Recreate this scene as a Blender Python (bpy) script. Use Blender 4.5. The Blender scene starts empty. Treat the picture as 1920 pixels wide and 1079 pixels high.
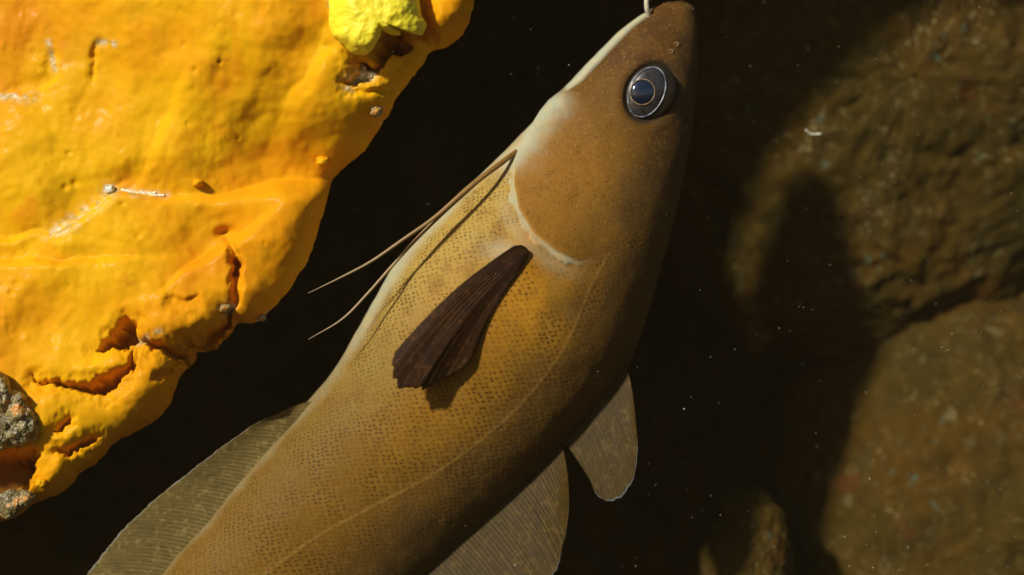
import bpy, math, random
import numpy as np
from mathutils import Vector, Matrix

random.seed(7)
rng = np.random.default_rng(11)
SC = bpy.context.scene
COL = SC.collection

# ------------------------------------------------------------------ camera
# metres; the fish swims in the plane y = 0, the camera looks along +y from 0.53 m away
CD = 0.53            # camera to fish plane
MM = 0.001
PX = 0.0002          # one photograph pixel at the fish plane is 0.2 mm
cam_d = bpy.data.cameras.new("camera")
cam = bpy.data.objects.new("camera", cam_d)
COL.objects.link(cam)
cam.location = (0, -CD, 0)
cam.rotation_euler = (math.radians(90), 0, 0)
cam_d.sensor_width = 36
cam_d.lens = 36 * CD / (1920 * PX)
cam_d.clip_start = 0.01
cam_d.clip_end = 50
cam_d.dof.use_dof = True
cam_d.dof.focus_distance = CD - 0.022
cam_d.dof.aperture_fstop = 3.6
SC.camera = cam

# ------------------------------------------------------------------ light
LDIR = Vector((0.079, 0.092, -0.067)).normalized()     # the way the light travels
w = bpy.data.worlds.new("World"); SC.world = w; w.use_nodes = True
nt = w.node_tree
sky = nt.nodes.new("ShaderNodeTexSky"); sky.sky_type = 'NISHITA'; sky.sun_disc = False
sky.sun_elevation = math.asin(-LDIR.z); sky.sun_rotation = math.atan2(-LDIR.x, -LDIR.y)
bg = nt.nodes["Background"]; bg.inputs[1].default_value = 0.042
nt.links.new(sky.outputs[0], bg.inputs[0])
sun_d = bpy.data.lights.new("sun", 'SUN'); sun_d.energy = 4.3; sun_d.angle = math.radians(4.0)
sun_d.color = (1.0, 0.95, 0.82)
sun = bpy.data.objects.new("sun", sun_d); COL.objects.link(sun)
sun.rotation_euler = LDIR.to_track_quat('-Z', 'Y').to_euler()
SC.view_settings.view_transform = 'Standard'; SC.view_settings.look = 'None'
SC.view_settings.exposure = 0.14; SC.view_settings.gamma = 1.0

# ------------------------------------------------------------------ helpers
def W(px, py, d):
    """photograph pixel (1920 wide) at depth d metres behind the fish plane -> world arrays"""
    px = np.asarray(px, float); py = np.asarray(py, float); d = np.asarray(d, float)
    s = (CD + d) / CD
    return np.stack(np.broadcast_arrays((px - 960) * PX * s, d, -(py - 539.5) * PX * s), -1)

_perm = rng.permutation(512)
_grad = rng.normal(size=(512, 3)); _grad /= np.linalg.norm(_grad, axis=1)[:, None]
def perlin(p):
    p = np.asarray(p, float); i = np.floor(p).astype(int); f = p - i
    u = f * f * f * (f * (f * 6 - 15) + 10)
    out = 0
    for a in (0, 1):
        for b in (0, 1):
            for c in (0, 1):
                h = _perm[(_perm[(_perm[(i[..., 0] + a) % 512] + i[..., 1] + b) % 512] + i[..., 2] + c) % 512]
                g = _grad[h]
                dd = f - np.array([a, b, c])
                wgt = (u[..., 0] if a else 1 - u[..., 0]) * (u[..., 1] if b else 1 - u[..., 1]) * (u[..., 2] if c else 1 - u[..., 2])
                out = out + wgt * (g * dd).sum(-1)
    return out * 1.6
def fbm(p, octv=4, gain=0.5):
    s, a = 0, 1.0
    p = np.asarray(p, float)
    for k in range(octv):
        s = s + a * perlin(p * (2.03 ** k) + 17.3 * k); a *= gain
    return s
def ridged(p, octv=3):
    s, a = 0, 1.0
    for k in range(octv):
        s = s + a * (1 - np.abs(perlin(np.asarray(p) * (2.1 ** k) + 9.1 * k)) * 2); a *= 0.5
    return s
def worley(p, seed=0):
    """distance to the nearest feature point, 3D"""
    p = np.asarray(p, float); i = np.floor(p).astype(int); best = np.full(p.shape[:-1], 9.0)
    r2 = np.random.default_rng(seed); tab = r2.random((512, 3))
    for a in (-1, 0, 1):
        for b in (-1, 0, 1):
            for c in (-1, 0, 1):
                j = i + np.array([a, b, c])
                h = _perm[(_perm[(_perm[j[..., 0] % 512] + j[..., 1]) % 512] + j[..., 2]) % 512]
                q = j + tab[h]
                best = np.minimum(best, np.linalg.norm(p - q, axis=-1))
    return best
def sstep(a, b, x):
    t = np.clip((x - a) / (b - a), 0, 1); return t * t * (3 - 2 * t)
def resample(pts, n, smooth=0):
    pts = np.asarray(pts, float)
    L = np.concatenate([[0], np.cumsum(np.linalg.norm(np.diff(pts, axis=0), axis=1))])
    t = np.linspace(0, L[-1], n)
    return cubic(L, pts, t)
def cubic(x, y, t):
    """Catmull-Rom / Hermite interpolation of rows y at knots x"""
    x = np.asarray(x, float); y = np.asarray(y, float); t = np.asarray(t, float)
    if y.ndim == 1: return cubic(x, y[:, None], t)[:, 0]
    m = np.zeros_like(y)
    dx = np.diff(x)[:, None]; sl = np.diff(y, axis=0) / dx
    m[1:-1] = (sl[:-1] * dx[1:] + sl[1:] * dx[:-1]) / (dx[1:] + dx[:-1]); m[0] = sl[0]; m[-1] = sl[-1]
    k = np.clip(np.searchsorted(x, t, side='right') - 1, 0, len(x) - 2)
    h = (x[k + 1] - x[k])[:, None]; s = ((t - x[k])[:, None]) / h
    return ((2 * s**3 - 3 * s**2 + 1) * y[k] + (s**3 - 2 * s**2 + s) * h * m[k] + (-2 * s**3 + 3 * s**2) * y[k + 1] + (s**3 - s**2) * h * m[k + 1])
def seg_dist(px, py, line):
    """distance to a polyline, signed side (+ on the left walking along, y down), and the place along it 0..1"""
    line = np.asarray(line, float)
    best = np.full(np.shape(px), 1e9); side = np.zeros(np.shape(px)); along = np.zeros(np.shape(px))
    seg = np.linalg.norm(np.diff(line, axis=0), axis=1); tot = seg.sum(); acc = 0
    for k in range(len(line) - 1):
        a, b = line[k], line[k + 1]; ab = b - a
        t = np.clip(((px - a[0]) * ab[0] + (py - a[1]) * ab[1]) / (ab @ ab), 0, 1)
        qx, qy = a[0] + t * ab[0], a[1] + t * ab[1]
        dd = np.hypot(px - qx, py - qy)
        cr = ab[0] * (py - a[1]) - ab[1] * (px - a[0])
        m = dd < best
        best = np.where(m, dd, best); side = np.where(m, -np.sign(cr), side); along = np.where(m, (acc + t * seg[k]) / tot, along)
        acc += seg[k]
    return best, side, along
def in_poly(px, py, poly):
    poly = np.asarray(poly, float); ins = np.zeros(np.shape(px), bool); j = len(poly) - 1
    for i in range(len(poly)):
        xi, yi = poly[i]; xj, yj = poly[j]
        c = ((yi > py) != (yj > py)) & (px < (xj - xi) * (py - yi) / (yj - yi + 1e-12) + xi)
        ins ^= c; j = i
    return ins
def poly_sd(px, py, poly):
    """signed distance, + inside"""
    d, _, _ = seg_dist(px, py, list(poly) + [poly[0]])
    return np.where(in_poly(px, py, poly), d, -d)

def link(name, me, mat=None, parent=None):
    o = bpy.data.objects.new(name, me); COL.objects.link(o)
    if mat is not None: me.materials.append(mat)
    if parent is not None: o.parent = parent
    return o
def grid_mesh(name, P, close_u=False, close_v=False, attrs=None, uv=None, flip=False, caps=()):
    """P: (nu, nv, 3) -> smooth quad mesh with float attributes"""
    nu, nv = P.shape[:2]
    idx = np.arange(nu * nv).reshape(nu, nv)
    iu = np.arange(nu if close_u else nu - 1); iv = np.arange(nv if close_v else nv - 1)
    A = idx[np.ix_(iu, iv)]; B = idx[np.ix_((iu + 1) % nu, iv)]
    Cc = idx[np.ix_((iu + 1) % nu, (iv + 1) % nv)]; D = idx[np.ix_(iu, (iv + 1) % nv)]
    F = np.stack([A, B, Cc, D], -1).reshape(-1, 4)
    if flip: F = F[:, ::-1]
    me = bpy.data.meshes.new(name)
    me.vertices.add(nu * nv); me.vertices.foreach_set("co", P.reshape(-1).astype(np.float32))
    me.loops.add(F.size); me.loops.foreach_set("vertex_index", F.reshape(-1).astype(np.int32))
    me.polygons.add(len(F)); me.polygons.foreach_set("loop_start", np.arange(0, F.size, 4, dtype=np.int32))
    me.polygons.foreach_set("loop_total", np.full(len(F), 4, np.int32))
    me.polygons.foreach_set("use_smooth", np.ones(len(F), bool))
    me.update(calc_edges=True)
    for k, v in (attrs or {}).items():
        at = me.attributes.new(k, 'FLOAT', 'POINT'); at.data.foreach_set("value", np.asarray(v, np.float32).reshape(-1))
    if uv is not None:
        ul = me.uv_layers.new(name="UVMap")
        ul.data.foreach_set("uv", uv.reshape(-1, 2)[F.reshape(-1)].astype(np.float32).reshape(-1))
    me.validate()
    return me
def normals(P, close_v=False):
    du = np.gradient(P, axis=0)
    if close_v:
        dv = (np.roll(P, -1, 1) - np.roll(P, 1, 1)) / 2
    else:
        dv = np.gradient(P, axis=1)
    n = np.cross(du, dv); return n / (np.linalg.norm(n, axis=-1, keepdims=True) + 1e-12)
def tube_mesh(name, pts, rad, seg=10, ends=True):
    pts = np.asarray(pts, float); rad = np.broadcast_to(np.asarray(rad, float), (len(pts),)).copy()
    T = np.gradient(pts, axis=0); T /= np.linalg.norm(T, axis=1)[:, None]
    up = np.array([0, 1.0, 0.05]); N = np.cross(T, up); N /= np.linalg.norm(N, axis=1)[:, None]; B = np.cross(T, N)
    if ends:      # rounded tips
        a = T[0] * rad[0] * .6; b = T[-1] * rad[-1] * .6
        pts = np.concatenate([[pts[0] - a], pts, [pts[-1] + b]]); rad = np.concatenate([[rad[0] * .02], rad, [rad[-1] * .02]])
        N = np.concatenate([N[:1], N, N[-1:]]); B = np.concatenate([B[:1], B, B[-1:]])
    th = np.linspace(0, 2 * np.pi, seg, endpoint=False)
    P = pts[:, None] + rad[:, None, None] * (np.cos(th)[None, :, None] * N[:, None] + np.sin(th)[None, :, None] * B[:, None])
    uv = np.stack(np.broadcast_arrays(np.linspace(0, 1, len(pts))[:, None], (th / 6.283)[None]), -1)
    return grid_mesh(name, P, close_v=True, uv=uv)
def tag(o, label=None, cat=None, group=None, kind=None):
    if label: o["label"] = label
    if cat: o["category"] = cat
    if group: o["group"] = group
    if kind: o["kind"] = kind
    return o
def empty(name, loc):
    o = bpy.data.objects.new(name, None); COL.objects.link(o); o.location = loc; o.empty_display_size = .01
    return o

# ------------------------------------------------------------------ material helper
class NT:
    def __init__(s, name):
        s.m = bpy.data.materials.new(name); s.m.use_nodes = True; s.t = s.m.node_tree
        s.b = s.t.nodes["Principled BSDF"]; s.out = s.t.nodes["Material Output"]
    def n(s, typ, **kw):
        nd = s.t.nodes.new(typ)
        for k, v in kw.items():
            if k in nd.inputs: s.set(nd.inputs[k], v)
            else: setattr(nd, k, v)
        return nd
    def set(s, sock, v):
        if isinstance(v, bpy.types.NodeSocket): s.t.links.new(v, sock)
        else: sock.default_value = v
    def mix(s, f, a, b, mode='MIX'):
        nd = s.t.nodes.new("ShaderNodeMix"); nd.data_type = 'RGBA'; nd.blend_type = mode
        s.set(nd.inputs[0], f)
        for i, v in ((6, a), (7, b)):
            if isinstance(v, tuple) and len(v) == 3: v = v + (1,)
            s.set(nd.inputs[i], v)
        return nd.outputs[2]
    def math(s, op, a, b=0.0, c=0.0, clamp=False):
        nd = s.t.nodes.new("ShaderNodeMath"); nd.operation = op; nd.use_clamp = clamp
        for i, v in enumerate((a, b, c)): s.set(nd.inputs[i], v)
        return nd.outputs[0]
    def attr(s, name):
        return s.n("ShaderNodeAttribute", attribute_name=name).outputs["Fac"]
    def coord(s, which="Object"):
        return s.t.nodes.new("ShaderNodeTexCoord").outputs[which]
    def noise(s, scale, detail=4, rough=.55, vec=None, dist=0.0):
        nd = s.n("ShaderNodeTexNoise", Scale=scale, Detail=detail, Roughness=rough, Distortion=dist)
        s.set(nd.inputs["Vector"], vec if vec is not None else s.coord()); return nd.outputs["Fac"]
    def vor(s, scale, feature='F1', rnd=1.0, vec=None, dims='3D', out="Distance"):
        nd = s.t.nodes.new("ShaderNodeTexVoronoi"); nd.feature = feature; nd.voronoi_dimensions = dims
        nd.inputs["Scale"].default_value = scale; nd.inputs["Randomness"].default_value = rnd
        s.set(nd.inputs["Vector"], vec if vec is not None else s.coord()); return nd.outputs[out]
    def ramp(s, f, lo, hi):
        nd = s.t.nodes.new("ShaderNodeMapRange"); nd.interpolation_type = 'SMOOTHSTEP'
        s.set(nd.inputs[0], f); nd.inputs[1].default_value = lo; nd.inputs[2].default_value = hi
        return nd.outputs[0]
    def bump(s, h, strength, dist):
        nd = s.n("ShaderNodeBump", Strength=strength, Distance=dist, Height=h); s.set(s.b.inputs["Normal"], nd.outputs[0]); return nd
    def base(s, c, rough=.6, spec=.3):
        if isinstance(c, tuple) and len(c) == 3: c = c + (1,)
        s.set(s.b.inputs["Base Color"], c); s.set(s.b.inputs["Roughness"], rough); s.set(s.b.inputs["Specular IOR Level"], spec)
        return s
    def sss(s, wgt, radius, scale):
        s.b.inputs["Subsurface Weight"].default_value = wgt; s.b.inputs["Subsurface Radius"].default_value = radius
        s.b.inputs["Subsurface Scale"].default_value = scale

def mat_plain(name, c, rough=.5, spec=.4, coat=0.0):
    k = NT(name); n = k.noise(900, 3)
    k.base(k.mix(k.ramp(n, .3, .7), tuple(v * .75 for v in c), tuple(min(1, v * 1.15) for v in c)), rough, spec)
    k.b.inputs["Coat Weight"].default_value = coat; k.b.inputs["Coat Roughness"].default_value = .08
    return k.m

def mat_rock():
    k = NT("brown_rock")
    n1 = k.noise(14, 5, .6); n2 = k.noise(55, 6, .65); n3 = k.noise(220, 5, .7)
    c = k.mix(k.ramp(n1, .35, .65), (.052, .033, .005), (.074, .037, .005))
    c = k.mix(k.ramp(n2, .42, .66), c, (.040, .028, .006))
    c = k.mix(k.ramp(n3, .5, .72), c, (.105, .070, .018))
    red = k.ramp(k.noise(38, 3, .5), .62, .70); c = k.mix(k.math('MULTIPLY', red, .7), c, (.085, .028, .008))
    nv = k.t.nodes.new("ShaderNodeTexNoise"); nv.inputs["Scale"].default_value = 160; nv.inputs["Detail"].default_value = 3; k.set(nv.inputs["Vector"], k.coord())
    va = k.t.nodes.new("ShaderNodeVectorMath"); va.operation = 'MULTIPLY_ADD'; k.set(va.inputs[0], nv.outputs["Color"]); va.inputs[1].default_value = (.012,) * 3; k.set(va.inputs[2], k.coord())
    wc = va.outputs[0]
    v = k.vor(85, vec=wc); spots = k.math('MULTIPLY', k.ramp(v, .34, .14), k.ramp(k.noise(40, 2), .52, .66))
    c = k.mix(k.math('MULTIPLY', spots, .55), c, (.16, .14, .06))
    v2 = k.vor(210, vec=wc); c = k.mix(k.math('MULTIPLY', k.ramp(v2, .30, .12), k.ramp(k.noise(60, 2), .52, .66)), c, (.19, .15, .055))
    v4 = k.vor(420, vec=wc); c = k.mix(k.math('MULTIPLY', k.ramp(v4, .30, .10), k.ramp(k.noise(26, 2), .54, .66)), c, (.34, .27, .13))
    c = k.mix(k.math('MULTIPLY', k.ramp(k.noise(48, 5, .65), .56, .70), .45), c, (.110, .058, .010))
    v3 = k.vor(120, vec=wc); c = k.mix(k.math('MULTIPLY', k.ramp(v3, .26, .1), k.ramp(k.noise(33, 2), .56, .66)), c, (.07, .10, .065))
    dk = k.ramp(k.noise(90, 4, .6), .36, .22); c = k.mix(k.math('MULTIPLY', dk, .7), c, (.014, .010, .004))
    k.base(c, .85, .05)
    h = k.math('ADD', k.math('MULTIPLY', n3, .5), k.noise(600, 4, .7)); k.bump(h, .8, .0014)
    return k.m
def mat_sponge():
    k = NT("orange_sponge_skin")
    n1 = k.noise(16, 4, .5); n2 = k.noise(42, 4, .55, dist=.4); n3 = k.noise(190, 4, .6)
    c = k.mix(k.ramp(n1, .36, .64), (.70, .275, .0015), (.73, .385, .002))
    c = k.mix(k.math('MULTIPLY', k.ramp(n2, .52, .72), .65), c, (.64, .205, .0015))
    c = k.mix(k.math('MULTIPLY', k.ramp(n3, .56, .78), .22), c, (.50, .23, .004))
    ol = k.ramp(k.noise(24, 3, .5), .60, .74); c = k.mix(k.math('MULTIPLY', ol, .5), c, (.50, .30, .006))
    vn = k.ramp(k.vor(26, 'DISTANCE_TO_EDGE', vec=k.mixvec if False else k.coord()), .02, .0)
    c = k.mix(k.math('MULTIPLY', vn, .0), c, (.5, .2, .01))
    bare = k.attr("bare"); bn = k.math('MULTIPLY', k.math('MULTIPLY', bare, .75), k.ramp(k.noise(260, 4, .6), .38, .58), clamp=True)
    gr = k.mix(k.ramp(k.noise(420, 3), .4, .65), (.30, .27, .12), (.70, .66, .50))
    c = k.mix(bn, c, gr)
    hollow_brown = k.attr("hollow_brown"); c = k.mix(hollow_brown, c, (.10, .035, .008))
    k.base(c, k.math('SUBTRACT', .7, k.math('MULTIPLY', bn, .3)), .07)
    k.b.inputs['Coat Weight'].default_value = .035; k.b.inputs['Coat Roughness'].default_value = .25
    h = k.math('ADD', k.math('MULTIPLY', k.noise(420, 4, .65), .6), k.math('MULTIPLY', k.noise(120, 3), 1.0)); po = k.ramp(k.vor(330, rnd=1.0), .16, .05); h = k.math('SUBTRACT', h, k.math('MULTIPLY', po, k.ramp(k.noise(60, 2), .45, .6))); k.bump(h, .16, .0010)
    return k.m
def mat_yellow():
    k = NT("yellow_sponge_skin")
    c = k.mix(k.ramp(k.noise(120, 4), .35, .7), (.86, .70, .02), (.88, .76, .04))
    c = k.mix(k.math('MULTIPLY', k.ramp(k.noise(420, 3), .6, .75), .5), c, (.62, .52, .05))
    k.base(c, .55, .35); k.sss(.3, (1.0, .8, .1), .003)
    k.bump(k.noise(260, 3), .3, .001); return k.m
def mat_crust():
    k = NT("pebbly_crust")
    c = k.mix(k.ramp(k.noise(240, 4), .35, .62), (.09, .06, .02), (.26, .21, .09))
    c = k.mix(k.ramp(k.noise(330, 3), .58, .68), c, (.42, .38, .24))
    c = k.mix(k.ramp(k.noise(150, 3), .56, .66), c, (.50, .20, .02))
    k.base(c, .35, .6); k.bump(k.noise(900, 3), .5, .0008); return k.m

def mat_fish():
    k = NT("fish_skin")
    uv = k.coord("UV")
    head = k.attr("head"); belly = k.attr("belly"); back = k.attr("back"); pale = k.attr("pale"); line = k.attr("line"); dark = k.attr("dark"); snout = k.attr("snout")
    n1 = k.noise(30, 5, .6); n2 = k.noise(120, 5, .65); n3 = k.noise(800, 4, .7)
    c = k.mix(k.ramp(n1, .35, .65), (.33, .146, .006), (.44, .200, .007))
    c = k.mix(k.math('MULTIPLY', k.ramp(k.noise(52, 4, .6, dist=.5), .54, .70), .4), c, (.34, .21, .04))
    c = k.mix(k.math('MULTIPLY', head, .8), c, (.215, .096, .011))
    c = k.mix(snout, c, (.075, .033, .007))
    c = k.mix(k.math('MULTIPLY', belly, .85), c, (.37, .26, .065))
    c = k.mix(k.attr('tail_falloff'), c, (.120, .060, .006))  # darker tail colour stands in for the light falling off
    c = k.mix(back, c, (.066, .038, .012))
    c = k.mix(k.math('MULTIPLY', k.ramp(n2, .45, .68), .5), c, (.15, .070, .010))
    # staggered lattice of dark scale pits
    mp = k.n("ShaderNodeMapping"); mp.inputs["Rotation"].default_value = (0, 0, math.radians(45)); wn = k.t.nodes.new("ShaderNodeTexNoise"); wn.inputs["Scale"].default_value = .55; wn.inputs["Detail"].default_value = 3; k.set(wn.inputs["Vector"], uv)
    wa = k.t.nodes.new("ShaderNodeVectorMath"); wa.operation = 'MULTIPLY_ADD'; k.set(wa.inputs[0], wn.outputs["Color"]); wa.inputs[1].default_value = (.62, .62, 0); k.set(wa.inputs[2], uv)
    k.set(mp.inputs["Vector"], wa.outputs[0])
    dist = k.n("ShaderNodeMixRGB") if False else None
    v = k.vor(1.12, rnd=.46, vec=mp.outputs[0], dims='2D')
    dots = k.ramp(v, .36, .16)
    body = k.math('SUBTRACT', 1.0, head, clamp=True)
    amt = k.math('MULTIPLY', dots, k.math('MULTIPLY', body, k.math('MULTIPLY_ADD', k.ramp(k.noise(75, 4, .65), .36, .62), .65, .3)))
    amt = k.math('MULTIPLY', amt, k.math('SUBTRACT', 1.0, k.math('MULTIPLY', pale, .9)))
    c = k.mix(k.math('MULTIPLY', amt, .85), c, k.mix(k.ramp(k.noise(170, 3, .6), .15, .6), c, (.048, .016, .002)))
    net = k.math('MULTIPLY', k.ramp(v, .42, .66), body); c = k.mix(k.math('MULTIPLY', net, k.math('MULTIPLY', k.ramp(n1, .4, .65), .10)), c, (.42, .28, .07))
    # fine mottling on the gill cover
    mpz = k.n("ShaderNodeMapping"); mpz.inputs["Scale"].default_value = (1, 1, 1); k.set(mpz.inputs["Vector"], k.coord())
    hv = k.vor(900, rnd=1.0, vec=mpz.outputs[0]); hd = k.math('MULTIPLY', k.ramp(hv, .38, .15), k.math('MULTIPLY', head, k.ramp(n2, .25, .6)))
    c = k.mix(k.math('MULTIPLY', hd, .75), c, (.075, .028, .006))
    c = k.mix(k.math('MULTIPLY', k.ramp(n3, .54, .72), k.math('MULTIPLY_ADD', head, .3, .2)), c, (.34, .20, .05))
    c = k.mix(dark, c, (.035, .022, .012))
    c = k.mix(line, c, (.46, .27, .075))
    pl = k.mix(k.ramp(k.noise(260, 4), .38, .66), (.38, .40, .29), (.46, .42, .26))
    c = k.mix(pale, c, pl)
    k.base(c, k.math('MULTIPLY_ADD', n2, .2, .52), .12)
    k.sss(.08, (1.0, .5, .2), .003)
    h = k.math('ADD', k.math('MULTIPLY', k.math('MULTIPLY', v, body), .5), k.math('MULTIPLY', n3, .35))
    k.bump(h, .2, .0008); k.b.inputs['Coat Weight'].default_value = .0; k.b.inputs['Coat Roughness'].default_value = .22
    return k.m
def mat_fin(name, c1, c2, freq, transl=.45, edge=(.30, .36, .40), edge_w=.04, alpha=0.0):
    """membrane with rays: u runs along the fin base, v from base to margin"""
    k = NT(name); uv = k.coord("UV"); sp = k.n("ShaderNodeSeparateXYZ", Vector=uv)
    mq = k.n("ShaderNodeMapping"); mq.inputs["Scale"].default_value = (freq * .5, 1.3, 1); k.set(mq.inputs["Vector"], uv)
    ph = k.math('MULTIPLY_ADD', k.noise(1.0, 3, .6, vec=mq.outputs[0]), 5.0, k.math('MULTIPLY', sp.outputs[0], freq * 2 * math.pi))
    w1 = k.math('SINE', ph); w2 = k.math('SINE', k.math('MULTIPLY', ph, 2.0)); br = k.ramp(sp.outputs[1], .45, .8)
    wv = k.math('ADD', k.math('MULTIPLY', w1, k.math('SUBTRACT', 1.0, k.math('MULTIPLY', br, .6))), k.math('MULTIPLY', w2, k.math('MULTIPLY', br, .6)))
    st = k.math('MULTIPLY', k.ramp(wv, -.4, 1.0), .75)
    mp = k.n("ShaderNodeMapping"); mp.inputs["Scale"].default_value = (freq * 2.0, 3, 1); k.set(mp.inputs["Vector"], uv)
    nz = k.noise(1.0, 4, .6, vec=mp.outputs[0])
    c = k.mix(k.math('MULTIPLY', st, k.ramp(nz, .25, .7)), c1, c2)
    c = k.mix(k.math('MULTIPLY', k.ramp(k.noise(420, 3, .6), .5, .7), .45), c, tuple(v * 1.6 for v in c2))
    c = k.mix(k.math('MULTIPLY', k.ramp(k.noise(150, 4, .6), .5, .68), .45), c, tuple(v * .5 for v in c1))
    e = k.math('MULTIPLY', k.ramp(sp.outputs[1], 1 - edge_w, 1.0), k.ramp(k.noise(120, 3), .35, .65)); c = k.mix(k.math('MULTIPLY', e, .7), c, edge)
    k.base(c, .55, .15)
    tr = k.n("ShaderNodeBsdfTranslucent"); k.set(tr.inputs["Color"], c)
    mx = k.n("ShaderNodeMixShader"); mx.inputs[0].default_value = transl
    k.t.links.new(k.b.outputs[0], mx.inputs[1]); k.t.links.new(tr.outputs[0], mx.inputs[2])
    res = mx.outputs[0]
    if alpha:
        tp = k.n("ShaderNodeBsdfTransparent"); m2 = k.n("ShaderNodeMixShader")
        k.set(m2.inputs[0], k.math('MULTIPLY', k.math('SUBTRACT', 1.0, st), alpha))
        k.t.links.new(res, m2.inputs[1]); k.t.links.new(tp.outputs[0], m2.inputs[2]); res = m2.outputs[0]
    k.t.links.new(res, k.out.inputs[0]); k.bump(wv, .14, .0005)
    return k.m

ROCK = mat_rock(); SPONGE = mat_sponge(); YEL = mat_yellow(); CRUST = mat_crust(); SKIN = mat_fish()
WHITE = mat_plain("chalky_tube", (.80, .70, .48), .5, .4)

# ------------------------------------------------------------------ rear rock wall (setting)
def build_wall():
    gx = np.linspace(-1, 1, 420); gz = np.linspace(-1, 1, 300)
    fx = np.sign(gx) * (np.abs(gx) * .42 + np.abs(gx) ** 4 * .55); fz = np.sign(gz) * (np.abs(gz) * .30 + np.abs(gz) ** 4 * .45)
    X, Z = np.meshgrid(fx + .03, fz, indexing='ij')
    p = np.stack([X, np.zeros_like(X), Z], -1)
    Y = .30 + .028 * fbm(p * 9 + 3, 5, .5) + .004 * ridged(p * 60, 3)
    Y = Y - .10 * sstep(.10, .4, X)
    me = grid_mesh("rock_wall", np.stack([X, Y, Z], -1), flip=False)
    o = link("rock_wall", me, ROCK); tag(o, kind="structure"); o["label"] = "dark brown cave wall behind the fish"
    return o
wall = build_wall()

def boulder(name, c, ax, rot, seed, amp, label, pow_=.8, nu=330, nv=240, fine=.0016, extra=None):
    """a weathered rock: a rounded superellipsoid with several scales of relief"""
    th = np.linspace(0, 2 * np.pi, nu, endpoint=False); ph = np.linspace(.001, np.pi - .001, nv)
    T, Pm = np.meshgrid(th, ph, indexing='ij')
    sp = lambda v: np.sign(v) * np.abs(v) ** pow_
    D = np.stack([sp(np.cos(T)) * sp(np.sin(Pm)), -sp(np.cos(Pm)), sp(np.sin(T)) * sp(np.sin(Pm))], -1)  # pole faces the camera
    P = D * np.array(ax)
    N = D / np.array(ax); N /= np.linalg.norm(N, axis=-1, keepdims=True)
    q = P + seed * 3.7
    P = P + N * (amp * fbm(q * 12, 4, .5) + amp * .34 * ridged(q * 26, 3) * .5 + fine * 1.3 * fbm(q * 110, 4, .6))[..., None]
    R = np.array(Matrix.Rotation(rot, 3, 'Y')); P = P @ R.T
    if extra: P = extra(P)
    me = grid_mesh(name, P, close_u=True)
    o = link(name, me, ROCK); o.location = c
    tag(o, label, "rock", "brown rocks behind the fish")
    return o
def wp(px, py, d): return tuple(float(v) for v in W(px, py, d))
boulder("boulder", wp(1595, 205, .193), (.124, .112, .124), math.radians(-34), 1.3, .0065,
        "large speckled brown boulder beyond the fish's head, above the crack", pow_=.7)
boulder("boulder", wp(1935, 1015, .176), (.138, .115, .130), math.radians(0), 4.1, .0075,
        "speckled tan boulder below the crack, in the lower corner away from the sponge", pow_=.75)
boulder("rock", wp(1378, 1120, .078), (.021, .040, .050), math.radians(8), 8.2, .004,
        "small rock low down just past the fish's second back fin, catching a strip of light", nu=160, nv=120)

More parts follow.
